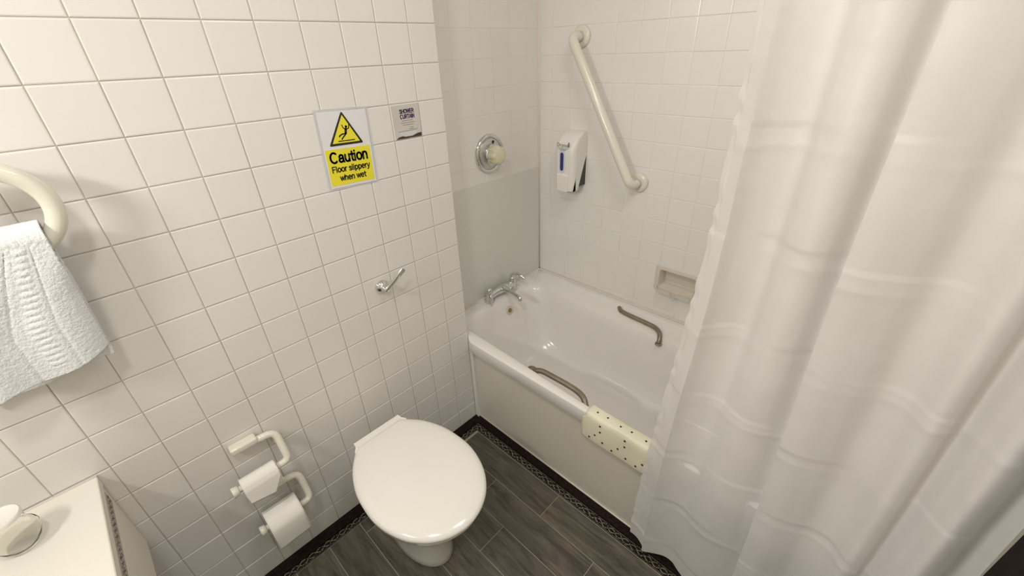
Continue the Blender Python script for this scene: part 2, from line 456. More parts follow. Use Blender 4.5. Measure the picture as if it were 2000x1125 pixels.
while x < 1.5:
    o = bpy.data.objects.new('border_tile', bme); COL.objects.link(o); o.parent = fl; o.location = (x + BT / 2, 0.8585, 0); x += BT
y = 0.843
while y > -0.9:
    o = bpy.data.objects.new('border_tile', bme); COL.objects.link(o); o.parent = fl; o.location = (0.0455, y - BT / 2, 0.0); o.rotation_euler.z = PI / 2; y -= BT
# dark timber beading along wall and bath
def bead(name, pts2, length, rot, loc):
    bm = bmesh.new()
    loft(bm, [[Vector((0, a, b)) for a, b in pts2], [Vector((length, a, b)) for a, b in pts2]])
    o = link(name, tomesh(name, bm), M['darkwood']); o.rotation_euler.z = rot; o.location = loc; return struct(o)
prof = [(0, 0), (0.034, 0), (0.034, 0.006), (0.030, 0.010), (0.020, 0.0125), (0.010, 0.0145), (0.003, 0.018), (0, 0.018)]
bead('trim_1', [(-a, b) for a, b in prof], 1.50, 0, (0.001, 0.909, 0))
bead('trim_2', [(-a, b) for a, b in prof], 1.84, PI / 2, (0.0005, -0.94, 0))

# ------------------------------------------------------------------ bath
def rrect(x0, x1, y0, y1, r, z, n=12, clampY=None, zf=None):
    """rounded rectangle ring, 4*(n+1)+edge points, starting at the front-left corner"""
    pts = []
    def seg(ax, ay, bx, by, m):
        for k in range(m): t = k / m; pts.append((ax + (bx - ax) * t, ay + (by - ay) * t))
    def arc(cx, cy, a0):
        for k in range(n):
            a = a0 + PI / 2 * k / n; pts.append((cx + r * math.cos(a), cy + r * math.sin(a)))
    seg(x0 + r, y0, x1 - r, y0, 40); arc(x1 - r, y0 + r, -PI / 2)
    seg(x1, y0 + r, x1, y1 - r, 14); arc(x1 - r, y1 - r, 0)
    seg(x1 - r, y1, x0 + r, y1, 40); arc(x0 + r, y1 - r, PI / 2)
    seg(x0, y1 - r, x0, y0 + r, 14); arc(x0 + r, y0 + r, PI)
    out = []
    for x, y in pts:
        if clampY is not None and x < 0.0035: y = max(y, clampY)
        out.append(Vector((x, y, zf(x, y, z) if zf else z)))
    return out
BX1 = 1.512
bath = thing('bathtub', 'white acrylic bathtub with grip handles in the tiled alcove', 'bathtub')
RZ = 0.4765
def dip(x, y, z):
    # the long sides sink gently beside the grips
    return z
def inner_front(ring):
    for v in ring:
        if v.y < 1.1:
            t = max(0.0, min(1.0, (v.x - 0.0) / 0.62)); v.y -= 0.030 * t
    return ring
bm = bmesh.new()
X0 = XA + 0.001
rings = [rrect(X0, BX1, 0.881, YB - 0.001, 0.004, 0.415, clampY=0.899),
         rrect(X0, BX1, 0.877, YB - 0.001, 0.004, 0.420, clampY=0.899),
         rrect(X0, BX1, 0.877, YB - 0.001, 0.006, RZ - 0.006, clampY=0.899), rrect(X0, BX1, 0.8775, YB - 0.001, 0.006, RZ - 0.004, clampY=0.8992),
         rrect(X0 + 0.001, BX1 - 0.002, 0.8795, YB - 0.002, 0.006, RZ - 0.002, clampY=0.900),
         rrect(X0 + 0.003, BX1 - 0.005, 0.883, YB - 0.004, 0.006, RZ, clampY=0.902)]
def ledge(x, y, z):
    return z
def back_step(z_side, z_back):
    def f(x, y, z):
        return z_back if y > 1.44 and 0.02 < x < 1.40 else z_side
    return f
rings += [inner_front(rrect(X0 + 0.045, BX1 - 0.06, 0.925, 1.543, 0.05, RZ - 0.001)),
          inner_front(rrect(X0 + 0.058, BX1 - 0.075, 0.933, 1.533, 0.06, 0, zf=back_step(RZ - 0.003, RZ - 0.012))),
          inner_front(rrect(X0 + 0.066, BX1 - 0.085, 0.938, 1.470, 0.08, 0, zf=back_step(RZ - 0.007, RZ - 0.022))),
          inner_front(rrect(X0 + 0.076, BX1 - 0.095, 0.943, 1.450, 0.09, 0, zf=back_step(RZ - 0.016, RZ - 0.028))),
          inner_front(rrect(X0 + 0.084, BX1 - 0.11, 0.948, 1.443, 0.09, 0, zf=back_step(RZ - 0.035, RZ - 0.042))),
          inner_front(rrect(X0 + 0.098, BX1 - 0.14, 0.955, 1.436, 0.095, 0.40)),
          rrect(X0 + 0.128, BX1 - 0.20, 0.957, 1.425, 0.10, 0.28),
          rrect(X0 + 0.160, BX1 - 0.26, 0.972, 1.412, 0.11, 0.20),
          rrect(X0 + 0.200, BX1 - 0.30, 0.995, 1.392, 0.12, 0.155),
          rrect(X0 + 0.250, BX1 - 0.35, 1.03, 1.36, 0.12, 0.13),
          rrect(X0 + 0.330, BX1 - 0.42, 1.09, 1.30, 0.09, 0.118)]
loft(bm, rings, cap0=False)
tub = link('tub', tomesh('tub', bm), M['acrylic'], bath)
autosmooth(tub, 42)
fp = box('front_panel', (0.016, 0.909, 0.012), (BX1, 0.919, 0.43), M['panel'], bath, 0.001)
box('corner_post', (-0.004, 0.8956, 0.012), (0.018, 0.917, 0.425), M['acrylic'], bath, 0.002)
tube('sealant_bead', [(0.004, 0.906, 0.018), (1.50, 0.906, 0.018)], 0.0035, M['sealant'], bath, 8)
tube('sealant_bead', [(XA + 0.0062, YE + 0.006, RZ + 0.002), (XA + 0.0062, YB - 0.0062, RZ + 0.002), (1.50, YB - 0.0062, RZ + 0.002)], 0.0055, M['sealant'], bath, 8)
# overflow
ov = lathe('overflow', (XA + 0.096, 1.236, 0.408), (1, 0, 0.25), [(0, 0.0), (0, 0.023), (0.003, 0.0225), (0.0045, 0.017), (0.0035, 0.012)], M['scale'], bath, 24)
lathe('overflow_hole', (XA + 0.0990, 1.236, 0.409), (1, 0, 0.25), [(0, 0.0), (0, 0.0115), (0.0016, 0.0115)], M['brass'], ov, 20, False)
# grips
def grip(pts, feet, r=0.0096):
    g = tube('grip_handle', catmull(pts, 8), r, M['steel'], bath, 14, )
    for f, ax in feet: lathe('foot_ring', f, ax, [(0, 0.0135), (0.004, 0.0145), (0.007, 0.011)], M['steel'], g, 20)
    return g
grip([(0.342, 1.541, 0.447), (0.352, 1.528, 0.462), (0.378, 1.502, 0.468), (0.43, 1.494, 0.468), (0.50, 1.489, 0.468), (0.552, 1.483, 0.467), (0.583, 1.464, 0.464), (0.597, 1.442, 0.452), (0.600, 1.432, 0.435)],
     [((0.600, 1.431, 0.430), (0, -0.1, 1))])
grip([(0.318, 0.945, 0.43), (0.338, 0.945, 0.450), (0.365, 0.952, 0.458), (0.42, 0.954, 0.459), (0.48, 0.955, 0.459), (0.53, 0.952, 0.458), (0.562, 0.942, 0.454), (0.584, 0.925, 0.442)],
     [((0.319, 0.938, 0.440), (0, 0.35, 1))], 0.0108)
lathe('foot_flange', (0.322, 0.944, 0.447), (0.2, 0.25, 1), [(0, 0.021), (0.003, 0.021), (0.006, 0.017), (0.007, 0.010)], M['steel'], bath, 24)

# ------------------------------------------------------------------ bath mixer tap
tap = thing('bath_mixer_tap', 'chrome bath mixer tap with two levers on the bath end rim', 'tap')
bm = bmesh.new()
tx, tz = -0.140, 0.505
add_tube(bm, [(tx, 1.158, tz), (tx, 1.20, tz + 0.003), (tx, 1.24, tz + 0.005), (tx, 1.28, tz + 0.003), (tx, 1.318, tz)], [0.019, 0.018, 0.023, 0.018, 0.019], 18)
for yy in (1.158, 1.318):
    add_lathe(bm, (tx, yy, RZ + 0.0008), (0, 0, 1), [(0, 0.024), (0.004, 0.024), (0.008, 0.018), (0.030, 0.0175), (0.046, 0.0185), (0.056, 0.016), (0.060, 0.008)], 24)
body = link('tap_body', tomesh('tap_body', bm), M['chrome'], tap, True); autosmooth(body, 40)
sp = tube('spout', catmull([(tx, 1.24, tz + 0.008), (tx + 0.035, 1.24, tz + 0.014), (tx + 0.075, 1.241, tz + 0.007), (tx + 0.118, 1.242, tz - 0.004), (tx + 0.122, 1.242, tz - 0.016)], 6), [0.017] * 6 + [0.0145] * 8 + [0.012] * 11, M['chrome'], tap, 16, 0.8)
def lever(yy, pts, label=None):
    h = lathe('lever_hub', (tx, yy, tz + 0.018), (0, 0, 1), [(0, 0.014), (0.014, 0.0145), (0.022, 0.012), (0.026, 0.004)], M['chrome'], tap, 20)
    tube('lever', catmull(pts, 6), [0.0125] * 6 + [0.009] * (6 * (len(pts) - 1) - 11) + [0.007] * 6, M['chrome'], tap, 12, 0.7)
lever(1.318, [(tx, 1.318, tz + 0.03), (tx + 0.002, 1.320, tz + 0.052), (tx + 0.022, 1.325, tz + 0.062), (tx + 0.052, 1.330, tz + 0.055), (tx + 0.070, 1.333, tz + 0.046)])
lever(1.158, [(tx, 1.158, tz + 0.015), (tx + 0.012, 1.150, tz + 0.020), (tx + 0.026, 1.143, tz + 0.010), (tx + 0.032, 1.140, tz - 0.014), (tx + 0.033, 1.139, tz - 0.030)])
rehome(tap, (tx, 1.24, RZ + 0.0008))

# ------------------------------------------------------------------ splash sheet on alcove wall
sh = thing('splash_panel', 'grey-white plastic splash sheet screwed to the wall above the taps', 'panel')
bm = bmesh.new(); add_box(bm, (XA - 0.001, YE + 0.004, RZ + 0.003), (XA + 0.004, YB - 0.008, 1.036), 0.0012, 2)
link('sheet', tomesh('sheet', bm), M['splash'], sh)
box('backing_strip', (XA - 0.0022, YE + 0.004, RZ + 0.003), (XA - 0.001, YB - 0.008, 1.0), M['tile_white'], sh)
for yy, zz in ((1.176, 1.024), (1.536, 0.585), (0.95, 0.585)):
    lathe('screw_cap', (XA + 0.0038, yy, zz), (1, 0, 0), [(0, 0.0055), (0.0015, 0.005), (0.0028, 0.003), (0.003, 0.0005)], M['seat'], sh, 16)
rehome(sh, (XA, 1.236, RZ + 0.003))

# ------------------------------------------------------------------ shower valve
sv = thing('shower_valve', 'round chrome shower valve with a cream knob on the alcove wall', 'shower valve')
VC = Vector((XA, 1.248, 1.152))
o = lathe('back_plate', VC, (1, 0, 0), [(0, 0.080), (0.006, 0.080), (0.011, 0.077), (0.013, 0.072), (0.011, 0.066), (0.006, 0.063), (0.006, 0.0)], M['chrome'], sv, 48); autosmooth(o, 50)
o = lathe('inner_dial', VC + Vector((0.005, 0, 0)), (1, 0, 0), [(0, 0.060), (0.006, 0.060), (0.009, 0.056), (0.010, 0.0)], mat('brushed_dial', (0.62, 0.61, 0.58), 0.35, metal=0.7), sv, 40); autosmooth(o, 40)
o = lathe('collar', VC + Vector((0.013, -0.004, 0)), (1, 0, 0), [(0, 0.043), (0.020, 0.043), (0.023, 0.039), (0.032, 0.037), (0.034, 0.033)], M['chrome'], sv, 36); autosmooth(o, 30)
# fluted knob
bm = bmesh.new(); rg = []
for h, r, a in ((0.036, 0.030, 0), (0.037, 0.038, 0.0), (0.040, 0.0395, 0.0020), (0.062, 0.0375, 0.0026), (0.070, 0.034, 0.0018), (0.074, 0.025, 0.0), (0.075, 0.013, 0)):
    rg.append([VC + Vector((h, -0.004 + math.cos(2 * PI * k / 64) * (r + a * math.cos(8 * 2 * PI * k / 64)), math.sin(2 * PI * k / 64) * (r + a * math.cos(8 * 2 * PI * k / 64)))) for k in range(64)])
loft(bm, rg); o = link('knob', tomesh('knob', bm), M['knob'], sv, True); autosmooth(o, 45)
lathe('indicator_dot', VC + Vector((0.0150, 0.014, 0.047)), (1, 0, 0), [(0, 0.006), (0.0012, 0.006)], M['black'], sv, 16, False)
rehome(sv, VC)

# ------------------------------------------------------------------ grab rail
gr = thing('grab_rail', 'long cream nylon grab rail fixed diagonally on the back wall', 'grab rail')
A = Vector((0.040, YB, 1.567)); B = Vector((0.352, YB, 1.044)); off = Vector((0, -0.072, 0)); d = (B - A).normalized()
tube('rail', fillet_path([A + Vector((0, -0.004, 0)), A + off, B + off, B + Vector((0, -0.004, 0))], 0.05, 10), 0.0182, M['nylon'], gr, 20)
for P_ in (A, B):
    o = lathe('flange', P_, (0, -1, 0), [(0, 0.039), (0.006, 0.039), (0.011, 0.035), (0.013, 0.026), (0.013, 0.016)], M['nylon'], gr, 32)
lathe('screw_hole', B + Vector((-0.010, -0.0565, 0.0185)), (-0.3, -1, 0.6), [(0, 0.0), (0, 0.0045), (0.0012, 0.0045)], M['steel'], gr, 12, False)
rehome(gr, B)

# ------------------------------------------------------------------ soap dish
sd = thing('soap_dish', 'recessed ceramic soap dish with drip notch in the back wall', 'soap dish')
bm = bmesh.new()
fx0, fx1, fz0, fz1 = 0.478, 0.675, 0.594, 0.716
# frame (ring) proud of the tiles
def rr(x0, x1, z0, z1, y, r=0.012, n=5):
    out = []
    for cx, cz, a0 in ((x1 - r, z0 + r, -PI / 2), (x1 - r, z1 - r, 0), (x0 + r, z1 - r, PI / 2), (x0 + r, z0 + r, PI)):
        for k in range(n + 1):
            a = a0 + PI / 2 * k / n; out.append(Vector((cx + r * math.cos(a), y, cz + r * math.sin(a))))
    return out
loft(bm, [rr(fx0, fx1, fz0, fz1, YB + 0.002), rr(fx0, fx1, fz0, fz1, YB - 0.001), rr(fx0 + 0.004, fx1 - 0.004, fz0 + 0.004, fz1 - 0.004, YB - 0.0035),
          rr(0.497, 0.657, 0.606, 0.697, YB - 0.004), rr(0.501, 0.653, 0.610, 0.692, YB + 0.004), rr(0.508, 0.647, 0.618, 0.686, YB + 0.040), rr(0.53, 0.625, 0.628, 0.675, YB + 0.046, 0.008)], cap0=False)
o = link('recess', tomesh('recess', bm), M['dish'], sd); autosmooth(o, 50)
# tray with notched lip
bm = bmesh.new(); pts = []
NT = 40
top = []; bot = []
for k in range(NT + 1):
    t = k / NT; x = 0.492 + t * 0.172
    yl = YB - 0.030 * min(1, math.sin(PI * min(max(t, 0.0), 1)) * 3.2) ** 0.6 if 0 < t < 1 else YB - 0.001
    yl -= 0.014 * math.exp(-((t - 0.5) / 0.055) ** 2)
    zl = 0.609 + 0.007 - 0.010 * math.exp(-((t - 0.5) / 0.05) ** 2)
    top.append((x, yl, zl))
for (a, b) in zip(top[:-1], top[1:]):
    def q(p, y, z): return bm.verts.new((p[0], y, z))
rows_ = []
for x, yl, zl in top:
    rows_.append([bm.verts.new(p) for p in ((x, YB + 0.01, 0.607), (x, yl + 0.006, 0.607 + (zl - 0.616) * 0.5), (x, yl + 0.003, zl), (x, yl, zl), (x, yl + 0.001, 0.601 + (zl - 0.616) * 0.3), (x, YB + 0.001, 0.594))])
for a, b in zip(rows_[:-1], rows_[1:]):
    for i in range(5): bm.faces.new((a[i], a[i + 1], b[i + 1], b[i]))
o = link('tray', tomesh('tray', bm), M['dish'], sd); autosmooth(o, 60)
rehome(sd, (0.575, YB, 0.60))

# ------------------------------------------------------------------ soap dispenser
dp = thing('soap_dispenser', 'white wall soap dispenser with a blue level window', 'soap dispenser')
DX0, DX1, DZ0, DZ1, DD = -0.012, 0.090, 0.978, 1.222, 0.098
def sideprof(t):   # t 0 bottom .. 1 top -> depth of front
    z = DZ0 + (DZ1 - DZ0) * t
    if t < 0.62: y = DD - 0.010 * (1 - t / 0.62) * 0.3
    else: y = DD * math.sqrt(max(0.0, 1 - ((t - 0.62) / 0.385) ** 2.3)) 
    return z, y
bm = bmesh.new(); rg = []
NS = 26
for k in range(NS + 1):
    t = k / NS; z, dpt = sideprof(t)
    back = 0.0
    if t < 0.60: back = 0.056 * (1 - t / 0.60) ** 0.9      # cut away at the lower back
    wid = 1.0 - (0.10 * max(0, (t - 0.8) / 0.2) ** 2) 
    cx = (DX0 + DX1) / 2; hw = (DX1 - DX0) / 2 * wid
    dpt = max(dpt, back + 0.004); r = min(0.022, (dpt - back) * 0.6, hw * 0.6)
    ring = []
    ring.append(Vector((cx - hw, YB, z))); ring.append(Vector((cx - hw, YB - (dpt - r) / 2, z)))
    for j in range(7):
        a = PI + PI / 2 * j / 6; ring.append(Vector((cx - hw + r + r * math.cos(a), YB - dpt + r + r * math.sin(a), z)))
    for j in range(7):
        a = -PI / 2 + PI / 2 * j / 6; ring.append(Vector((cx + hw - r + r * math.cos(a), YB - dpt + r + r * math.sin(a), z)))
    ring.append(Vector((cx + hw, YB - (dpt - r + back) / 2 - back / 2, z))); ring.append(Vector((cx + hw, YB - back, z)))
    rg.append(ring)
loft(bm, rg); o = link('cover', tomesh('cover', bm), M['plastic'], dp); autosmooth(o, 38)
# dark back body seen behind the cut-away
bm = bmesh.new(); rg = []
for t, dd in ((0.06, 0.062), (0.3, 0.034), (0.60, 0.004)):
    z = DZ0 + (DZ1 - DZ0) * t
    rg.append([Vector((DX0 + 0.060, YB, z)), Vector((DX0 + 0.060, YB - dd, z)), Vector((DX1 - 0.0015, YB - dd, z)), Vector((DX1 - 0.0015, YB, z))])
loft(bm, rg); link('back_plate', tomesh('back_plate', bm), M['plastic_dark'], dp)
# push button and window
bm = bmesh.new(); add_box(bm, (0.003, YB - DD - 0.006, 0.972), (0.066, YB - DD + 0.02, 1.050), 0.006, 3)
for v in bm.verts:
    if v.co.z < 1.0: v.co.x = 0.0345 + (v.co.x - 0.0345) * 0.88
o = link('push_button', tomesh('push_button', bm), M['seat'], dp); autosmooth(o, 40)
def stadium(cx, z0, z1, r, y, n=12):
    out = []
    for k in range(n + 1):
        a = PI * k / n; out.append(Vector((cx + r * math.cos(a), y, z1 - r + r * math.sin(a))))
    for k in range(n + 1):
        a = PI + PI * k / n; out.append(Vector((cx + r * math.cos(a), y, z0 + r + r * math.sin(a))))
    return out
yy = YB - DD
bm = bmesh.new(); loft(bm, [stadium(0.030, 1.055, 1.150, 0.0145, yy + 0.004), stadium(0.030, 1.055, 1.150, 0.0145, yy - 0.0006)]); link('window_surround', tomesh('window_surround', bm), mat('pale_blue_print', (0.66, 0.68, 0.80), 0.3), dp)
bm = bmesh.new(); loft(bm, [stadium(0.030, 1.064, 1.141, 0.0085, yy + 0.004), stadium(0.030, 1.064, 1.141, 0.0085, yy - 0.0014)]); link('level_window', tomesh('level_window', bm), M['blue'], dp)

# flat lettering
def text_mesh(s, size, bold=0.0, align='CENTER', space=1.0):
    cu = bpy.data.curves.new('lettering', 'FONT'); cu.body = s; cu.size = size; cu.align_x = align; cu.align_y = 'CENTER'
    cu.offset = bold; cu.space_character = space; cu.resolution_u = 3
    o = bpy.data.objects.new('lettering', cu); COL.objects.link(o)
    dg = bpy.context.evaluated_depsgraph_get(); me = bpy.data.meshes.new_from_object(o.evaluated_get(dg))
    bpy.data.objects.remove(o); return me
def lettering(s, size, parent, material, loc, rot, bold=0.0, align='CENTER', sx=1.0, spin=0.0, space=1.0):
    me = text_mesh(s, size, bold, align, space); me.materials.clear(); me.materials.append(material)
    o = bpy.data.objects.new('lettering', me); COL.objects.link(o); o.parent = parent
    m = rot.to_matrix() @ Matrix.Rotation(spin, 3, 'Z')
    o.rotation_euler = m.to_euler(); o.location = loc; o.scale = (sx, 1, 1)
    return o
lettering('Drymd', 0.0215, dp, M['ink_grey'], (0.032, yy - 0.0008, 1.172), ROT_NY, 0.0002)
bm = bmesh.new(); add_box(bm, (0.0625, yy - 0.0009, 1.166), (0.0655, yy + 0.001, 1.186)); link('logo_stroke', tomesh('logo_stroke', bm), M['ink_purple'], dp)
for (a, b, z, h) in ((0.004, 0.062, 1.1595, 0.0012), (0.012, 0.052, 1.1545, 0.0022), (0.020, 0.044, 1.1505, 0.0022)):
    box('print_line', (a, yy - 0.0009, z - h / 2), (b, yy + 0.001, z + h / 2), M['ink_pale'], dp)
rehome(dp, (0.039, YB, DZ0))

# ------------------------------------------------------------------ caution sign
cs = thing('caution_sign', 'laminated yellow caution sign about a slippery floor on the tiled wall', 'sign')
def flat(parent, name, pts, x0, x1, material):
    bm = bmesh.new(); loft(bm, [[Vector((x0, a, b)) for a, b in pts], [Vector((x1, a, b)) for a, b in pts]])
    return link(name, tomesh(name, bm), material, parent)
def rot2(pts, a, c):
    ca, sa = math.cos(a), math.sin(a)
    return [(c[0] + (p[0] - c[0]) * ca - (p[1] - c[1]) * sa, c[1] + (p[0] - c[0]) * sa + (p[1] - c[1]) * ca) for p in pts]
CC = (0.552, 1.308); SP = -0.035
def cr_(pts): return rot2(pts, SP, CC)
def rect2(a, b, c, d): return [(a, c), (b, c), (b, d), (a, d)]
flat(cs, 'laminate_sheet', cr_(rect2(0.474, 0.626, 1.204, 1.412)), 0.0008, 0.0014, M['laminate'])
flat(cs, 'paper_sheet', cr_(rect2(0.481, 0.619, 1.209, 1.406)), 0.0014, 0.0018, mat('sign_paper', (0.78, 0.76, 0.76), 0.2))
flat(cs, 'yellow_panel', cr_(rect2(0.4835, 0.6135, 1.2155, 1.3115)), 0.0018, 0.0022, M['yellow'])
def tri(cx, zb, h, hw, r):
    V = [Vector((cx - hw, zb)), Vector((cx + hw, zb)), Vector((cx, zb + h))]; out = []
    for i in range(3):
        p, a, b = V[i], V[i - 1], V[(i + 1) % 3]
        s = p + (a - p).normalized() * r; e = p + (b - p).normalized() * r
        for k in range(5):
            t = k / 4; q = (1 - t) ** 2 * s + 2 * t * (1 - t) * p + t * t * e; out.append((q.x, q.y))
    return out
flat(cs, 'triangle_border', cr_(tri(0.5485, 1.3195, 0.0855, 0.0495, 0.006)), 0.0018, 0.0022, M['black'])
flat(cs, 'triangle_field', cr_(tri(0.5485, 1.3255, 0.070, 0.0395, 0.001)), 0.0022, 0.0025, M['yellow'])
# falling figure pictogram
bm = bmesh.new()
def stroke(pts, wd):
    for (a, b) in zip(pts[:-1], pts[1:]):
        a = Vector(a); b = Vector(b); n = Vector((-(b - a).y, (b - a).x)).normalized() * wd / 2
        q = cr_([tuple(a + n), tuple(b + n), tuple(b - n), tuple(a - n)])
        loft(bm, [[Vector((0.0025, p[0], p[1])) for p in q], [Vector((0.0028, p[0], p[1])) for p in q]])
        for c in (a, b):
            q = cr_([(c.x + math.cos(k * PI / 4) * wd / 2, c.y + math.sin(k * PI / 4) * wd / 2) for k in range(8)])
            loft(bm, [[Vector((0.0025, p[0], p[1])) for p in q], [Vector((0.0028, p[0], p[1])) for p in q]])
stroke([(0.5545, 1.3655), (0.5545, 1.3656)], 0.0066)
stroke([(0.5525, 1.3600), (0.5505, 1.3490)], 0.0066)
stroke([(0.5525, 1.3590), (0.5465, 1.3625), (0.5435, 1.3700)], 0.0026)
stroke([(0.5535, 1.3590), (0.5610, 1.3610), (0.5630, 1.3700)], 0.0026)
stroke([(0.5500, 1.3480), (0.5410, 1.3480), (0.5340, 1.3450), (0.5310, 1.3420)], 0.0034)
stroke([(0.5490, 1.3460), (0.5430, 1.3410), (0.5370, 1.3350)], 0.0034)
stroke([(0.5270, 1.3305), (0.5730, 1.3305)], 0.0026)
link('falling_figure', tomesh('falling_figure', bm), M['black'], cs)
def el(cx, cy, rx, ry, a0, a1, n=14):
    return [(cx + rx * math.cos(math.radians(a0 + (a1 - a0) * k / n)), cy + ry * math.sin(math.radians(a0 + (a1 - a0) * k / n))) for k in range(n + 1)]
ARCH = [(0.08, 0.31)] + el(0.245, 0.31, 0.165, 0.20, 170, 0, 9) + [(0.41, 0.0)]
GL = {
 'C': ([el(0.35, 0.36, 0.29, 0.355, 48, 312, 20)], 0.72),
 'a': ([[(0.07, 0.37)] + el(0.24, 0.36, 0.155, 0.15, 160, 0, 9) + [(0.40, 0.10), (0.45, 0.0)], [(0.40, 0.29), (0.25, 0.27)] + el(0.20, 0.145, 0.145, 0.13, 110, 300, 10) + [(0.34, 0.06), (0.40, 0.14)]], 0.52),
 'u': ([[(0.075, 0.50)] + el(0.235, 0.18, 0.16, 0.175, 180, 350, 9), [(0.41, 0.50), (0.41, 0.0)]], 0.52),
 't': ([[(0.15, 0.66), (0.15, 0.13), (0.18, 0.03), (0.27, 0.01)], [(0.02, 0.47), (0.28, 0.47)]], 0.30),
 'i': ([[(0.09, 0.0), (0.09, 0.50)], [(0.09, 0.665), (0.09, 0.69)]], 0.215),
 'o': ([el(0.265, 0.255, 0.205, 0.25, 0, 360, 24)], 0.54),
 'n': ([[(0.08, 0.0), (0.08, 0.50)], ARCH], 0.52),
 'F': ([[(0.09, 0.0), (0.09, 0.70), (0.50, 0.70)], [(0.09, 0.375), (0.44, 0.375)]], 0.56),
 'l': ([[(0.09, 0.0), (0.09, 0.70)]], 0.215),
 'r': ([[(0.08, 0.0), (0.08, 0.50)], [(0.08, 0.29), (0.14, 0.43), (0.29, 0.48)]], 0.34),
 's': ([[(0.37, 0.37)] + el(0.22, 0.375, 0.135, 0.12, 40, 200, 8) + [(0.22, 0.265), (0.35, 0.20)] + el(0.22, 0.13, 0.15, 0.125, 10, -165, 9)], 0.47),
 'p': ([[(0.08, -0.19), (0.08, 0.50)], el(0.265, 0.25, 0.185, 0.245, 0, 360, 22)], 0.53),
 'e': ([[(0.07, 0.27), (0.44, 0.27)] + el(0.255, 0.255, 0.19, 0.245, 5, 320, 18)], 0.52),
 'y': ([[(0.03, 0.50), (0.225, 0.03)], [(0.42, 0.50), (0.21, -0.06), (0.15, -0.17), (0.04, -0.18)]], 0.46),
 'w': ([[(0.03, 0.50), (0.18, 0.02), (0.325, 0.48), (0.47, 0.02), (0.62, 0.50)]], 0.66),
 'h': ([[(0.08, 0.0), (0.08, 0.70)], ARCH], 0.52),
 'S': ([[(0.52, 0.52)] + el(0.31, 0.53, 0.22, 0.16, 30, 200, 8) + [(0.31, 0.37), (0.52, 0.27)] + el(0.31, 0.18, 0.24, 0.165, 10, -165, 9)], 0.64),
 'H': ([[(0.09, 0), (0.09, 0.70)], [(0.53, 0), (0.53, 0.70)], [(0.09, 0.36), (0.53, 0.36)]], 0.66),
 'O': ([el(0.37, 0.355, 0.30, 0.35, 0, 360, 24)], 0.76),
 'W': ([[(0.04, 0.70), (0.22, 0.02), (0.42, 0.68), (0.62, 0.02), (0.80, 0.70)]], 0.86),
 'E': ([[(0.52, 0.0), (0.09, 0.0), (0.09, 0.70), (0.50, 0.70)], [(0.09, 0.37), (0.46, 0.37)]], 0.60),
 'R': ([[(0.09, 0), (0.09, 0.70), (0.35, 0.70), (0.50, 0.63), (0.52, 0.53), (0.47, 0.42), (0.34, 0.36), (0.09, 0.36)], [(0.36, 0.36), (0.54, 0.0)]], 0.64),
 'U': ([[(0.09, 0.70), (0.09, 0.24)] + el(0.32, 0.24, 0.23, 0.235, 180, 360, 10) + [(0.55, 0.70)]], 0.66),
 'T': ([[(0.03, 0.70), (0.55, 0.70)], [(0.29, 0.70), (0.29, 0.0)]], 0.58),
 'A': ([[(0.03, 0.0), (0.31, 0.70), (0.59, 0.0)], [(0.14, 0.22), (0.48, 0.22)]], 0.62),
 'I': ([[(0.10, 0.0), (0.10, 0.70)]], 0.22),
 'N': ([[(0.09, 0.0), (0.09, 0.70), (0.53, 0.0), (0.53, 0.70)]], 0.64),
 ' ': ([], 0.27)}
def tl(text, size, yc, zc, width, wt=0.14, parent=None, ink='black', spin=None, dx=0.0):
    """bold sans lettering drawn as flat strokes"""
    global bm
    total = sum(GL[c][1] for c in text); kx = width / total
    bm = bmesh.new(); x = yc - width / 2
    for c in text:
        for line in GL[c][0]: stroke([(x + px * kx, zc + pz * size) for px, pz in line], wt * size)
        x += GL[c][1] * kx
    if dx:
        for v in bm.verts: v.co.x += dx
    link('lettering', tomesh('lettering', bm), M[ink], parent or cs)
tl('Caution', 0.0370, 0.5485, 1.2765, 0.112)
tl('Floor slippery', 0.0215, 0.5490, 1.2515, 0.113, 0.125)
tl('when wet', 0.0215, 0.5500, 1.2275, 0.078, 0.125)
rehome(cs, (0, 0.55, 1.21))

# ------------------------------------------------------------------ shower curtain notice
sn = thing('shower_notice', 'small grey shower curtain notice stuck on a wall tile', 'sign')
flat(sn, 'card', rect2(0.703, 0.797, 1.3075, 1.4015), 0.0006, 0.0016, M['notice'])
SP = 0.0
tl('SHOWER', 0.0150, 0.7535, 1.3780, 0.050, 0.145, sn, 'ink_purple', dx=-0.0006)
tl('CURTAIN', 0.0150, 0.7535, 1.3635, 0.050, 0.145, sn, 'ink_purple', dx=-0.0006)
for (a, b, z) in ((0.733, 0.772, 1.3575), (0.730, 0.777, 1.3515), (0.735, 0.771, 1.3455), (0.759, 0.772, 1.3375), (0.755, 0.773, 1.3330)):
    y = a
    while y < b - 0.002:
        l = random.uniform(0.003, 0.007); l = min(l, b - y)
        flat(sn, 'print_line', rect2(y, y + l, z - 0.0009, z + 0.0009), 0.0016, 0.0019, M['ink_grey']); y += l + 0.0013
flat(sn, 'tub_picture', [(0.718, 1.3285), (0.722, 1.3210), (0.730, 1.3155), (0.738, 1.3130), (0.764, 1.3130), (0.773, 1.3155), (0.780, 1.3210), (0.783, 1.3290), (0.781, 1.3290), (0.760, 1.3275), (0.735, 1.3275)], 0.0016, 0.0020, M['notice_tub'])
flat(sn, 'rim_line', [(0.716, 1.3270), (0.781, 1.3282), (0.784, 1.3330), (0.7825, 1.3335), (0.779, 1.3297), (0.716, 1.3285)], 0.0019, 0.0022, M['ink_grey'])
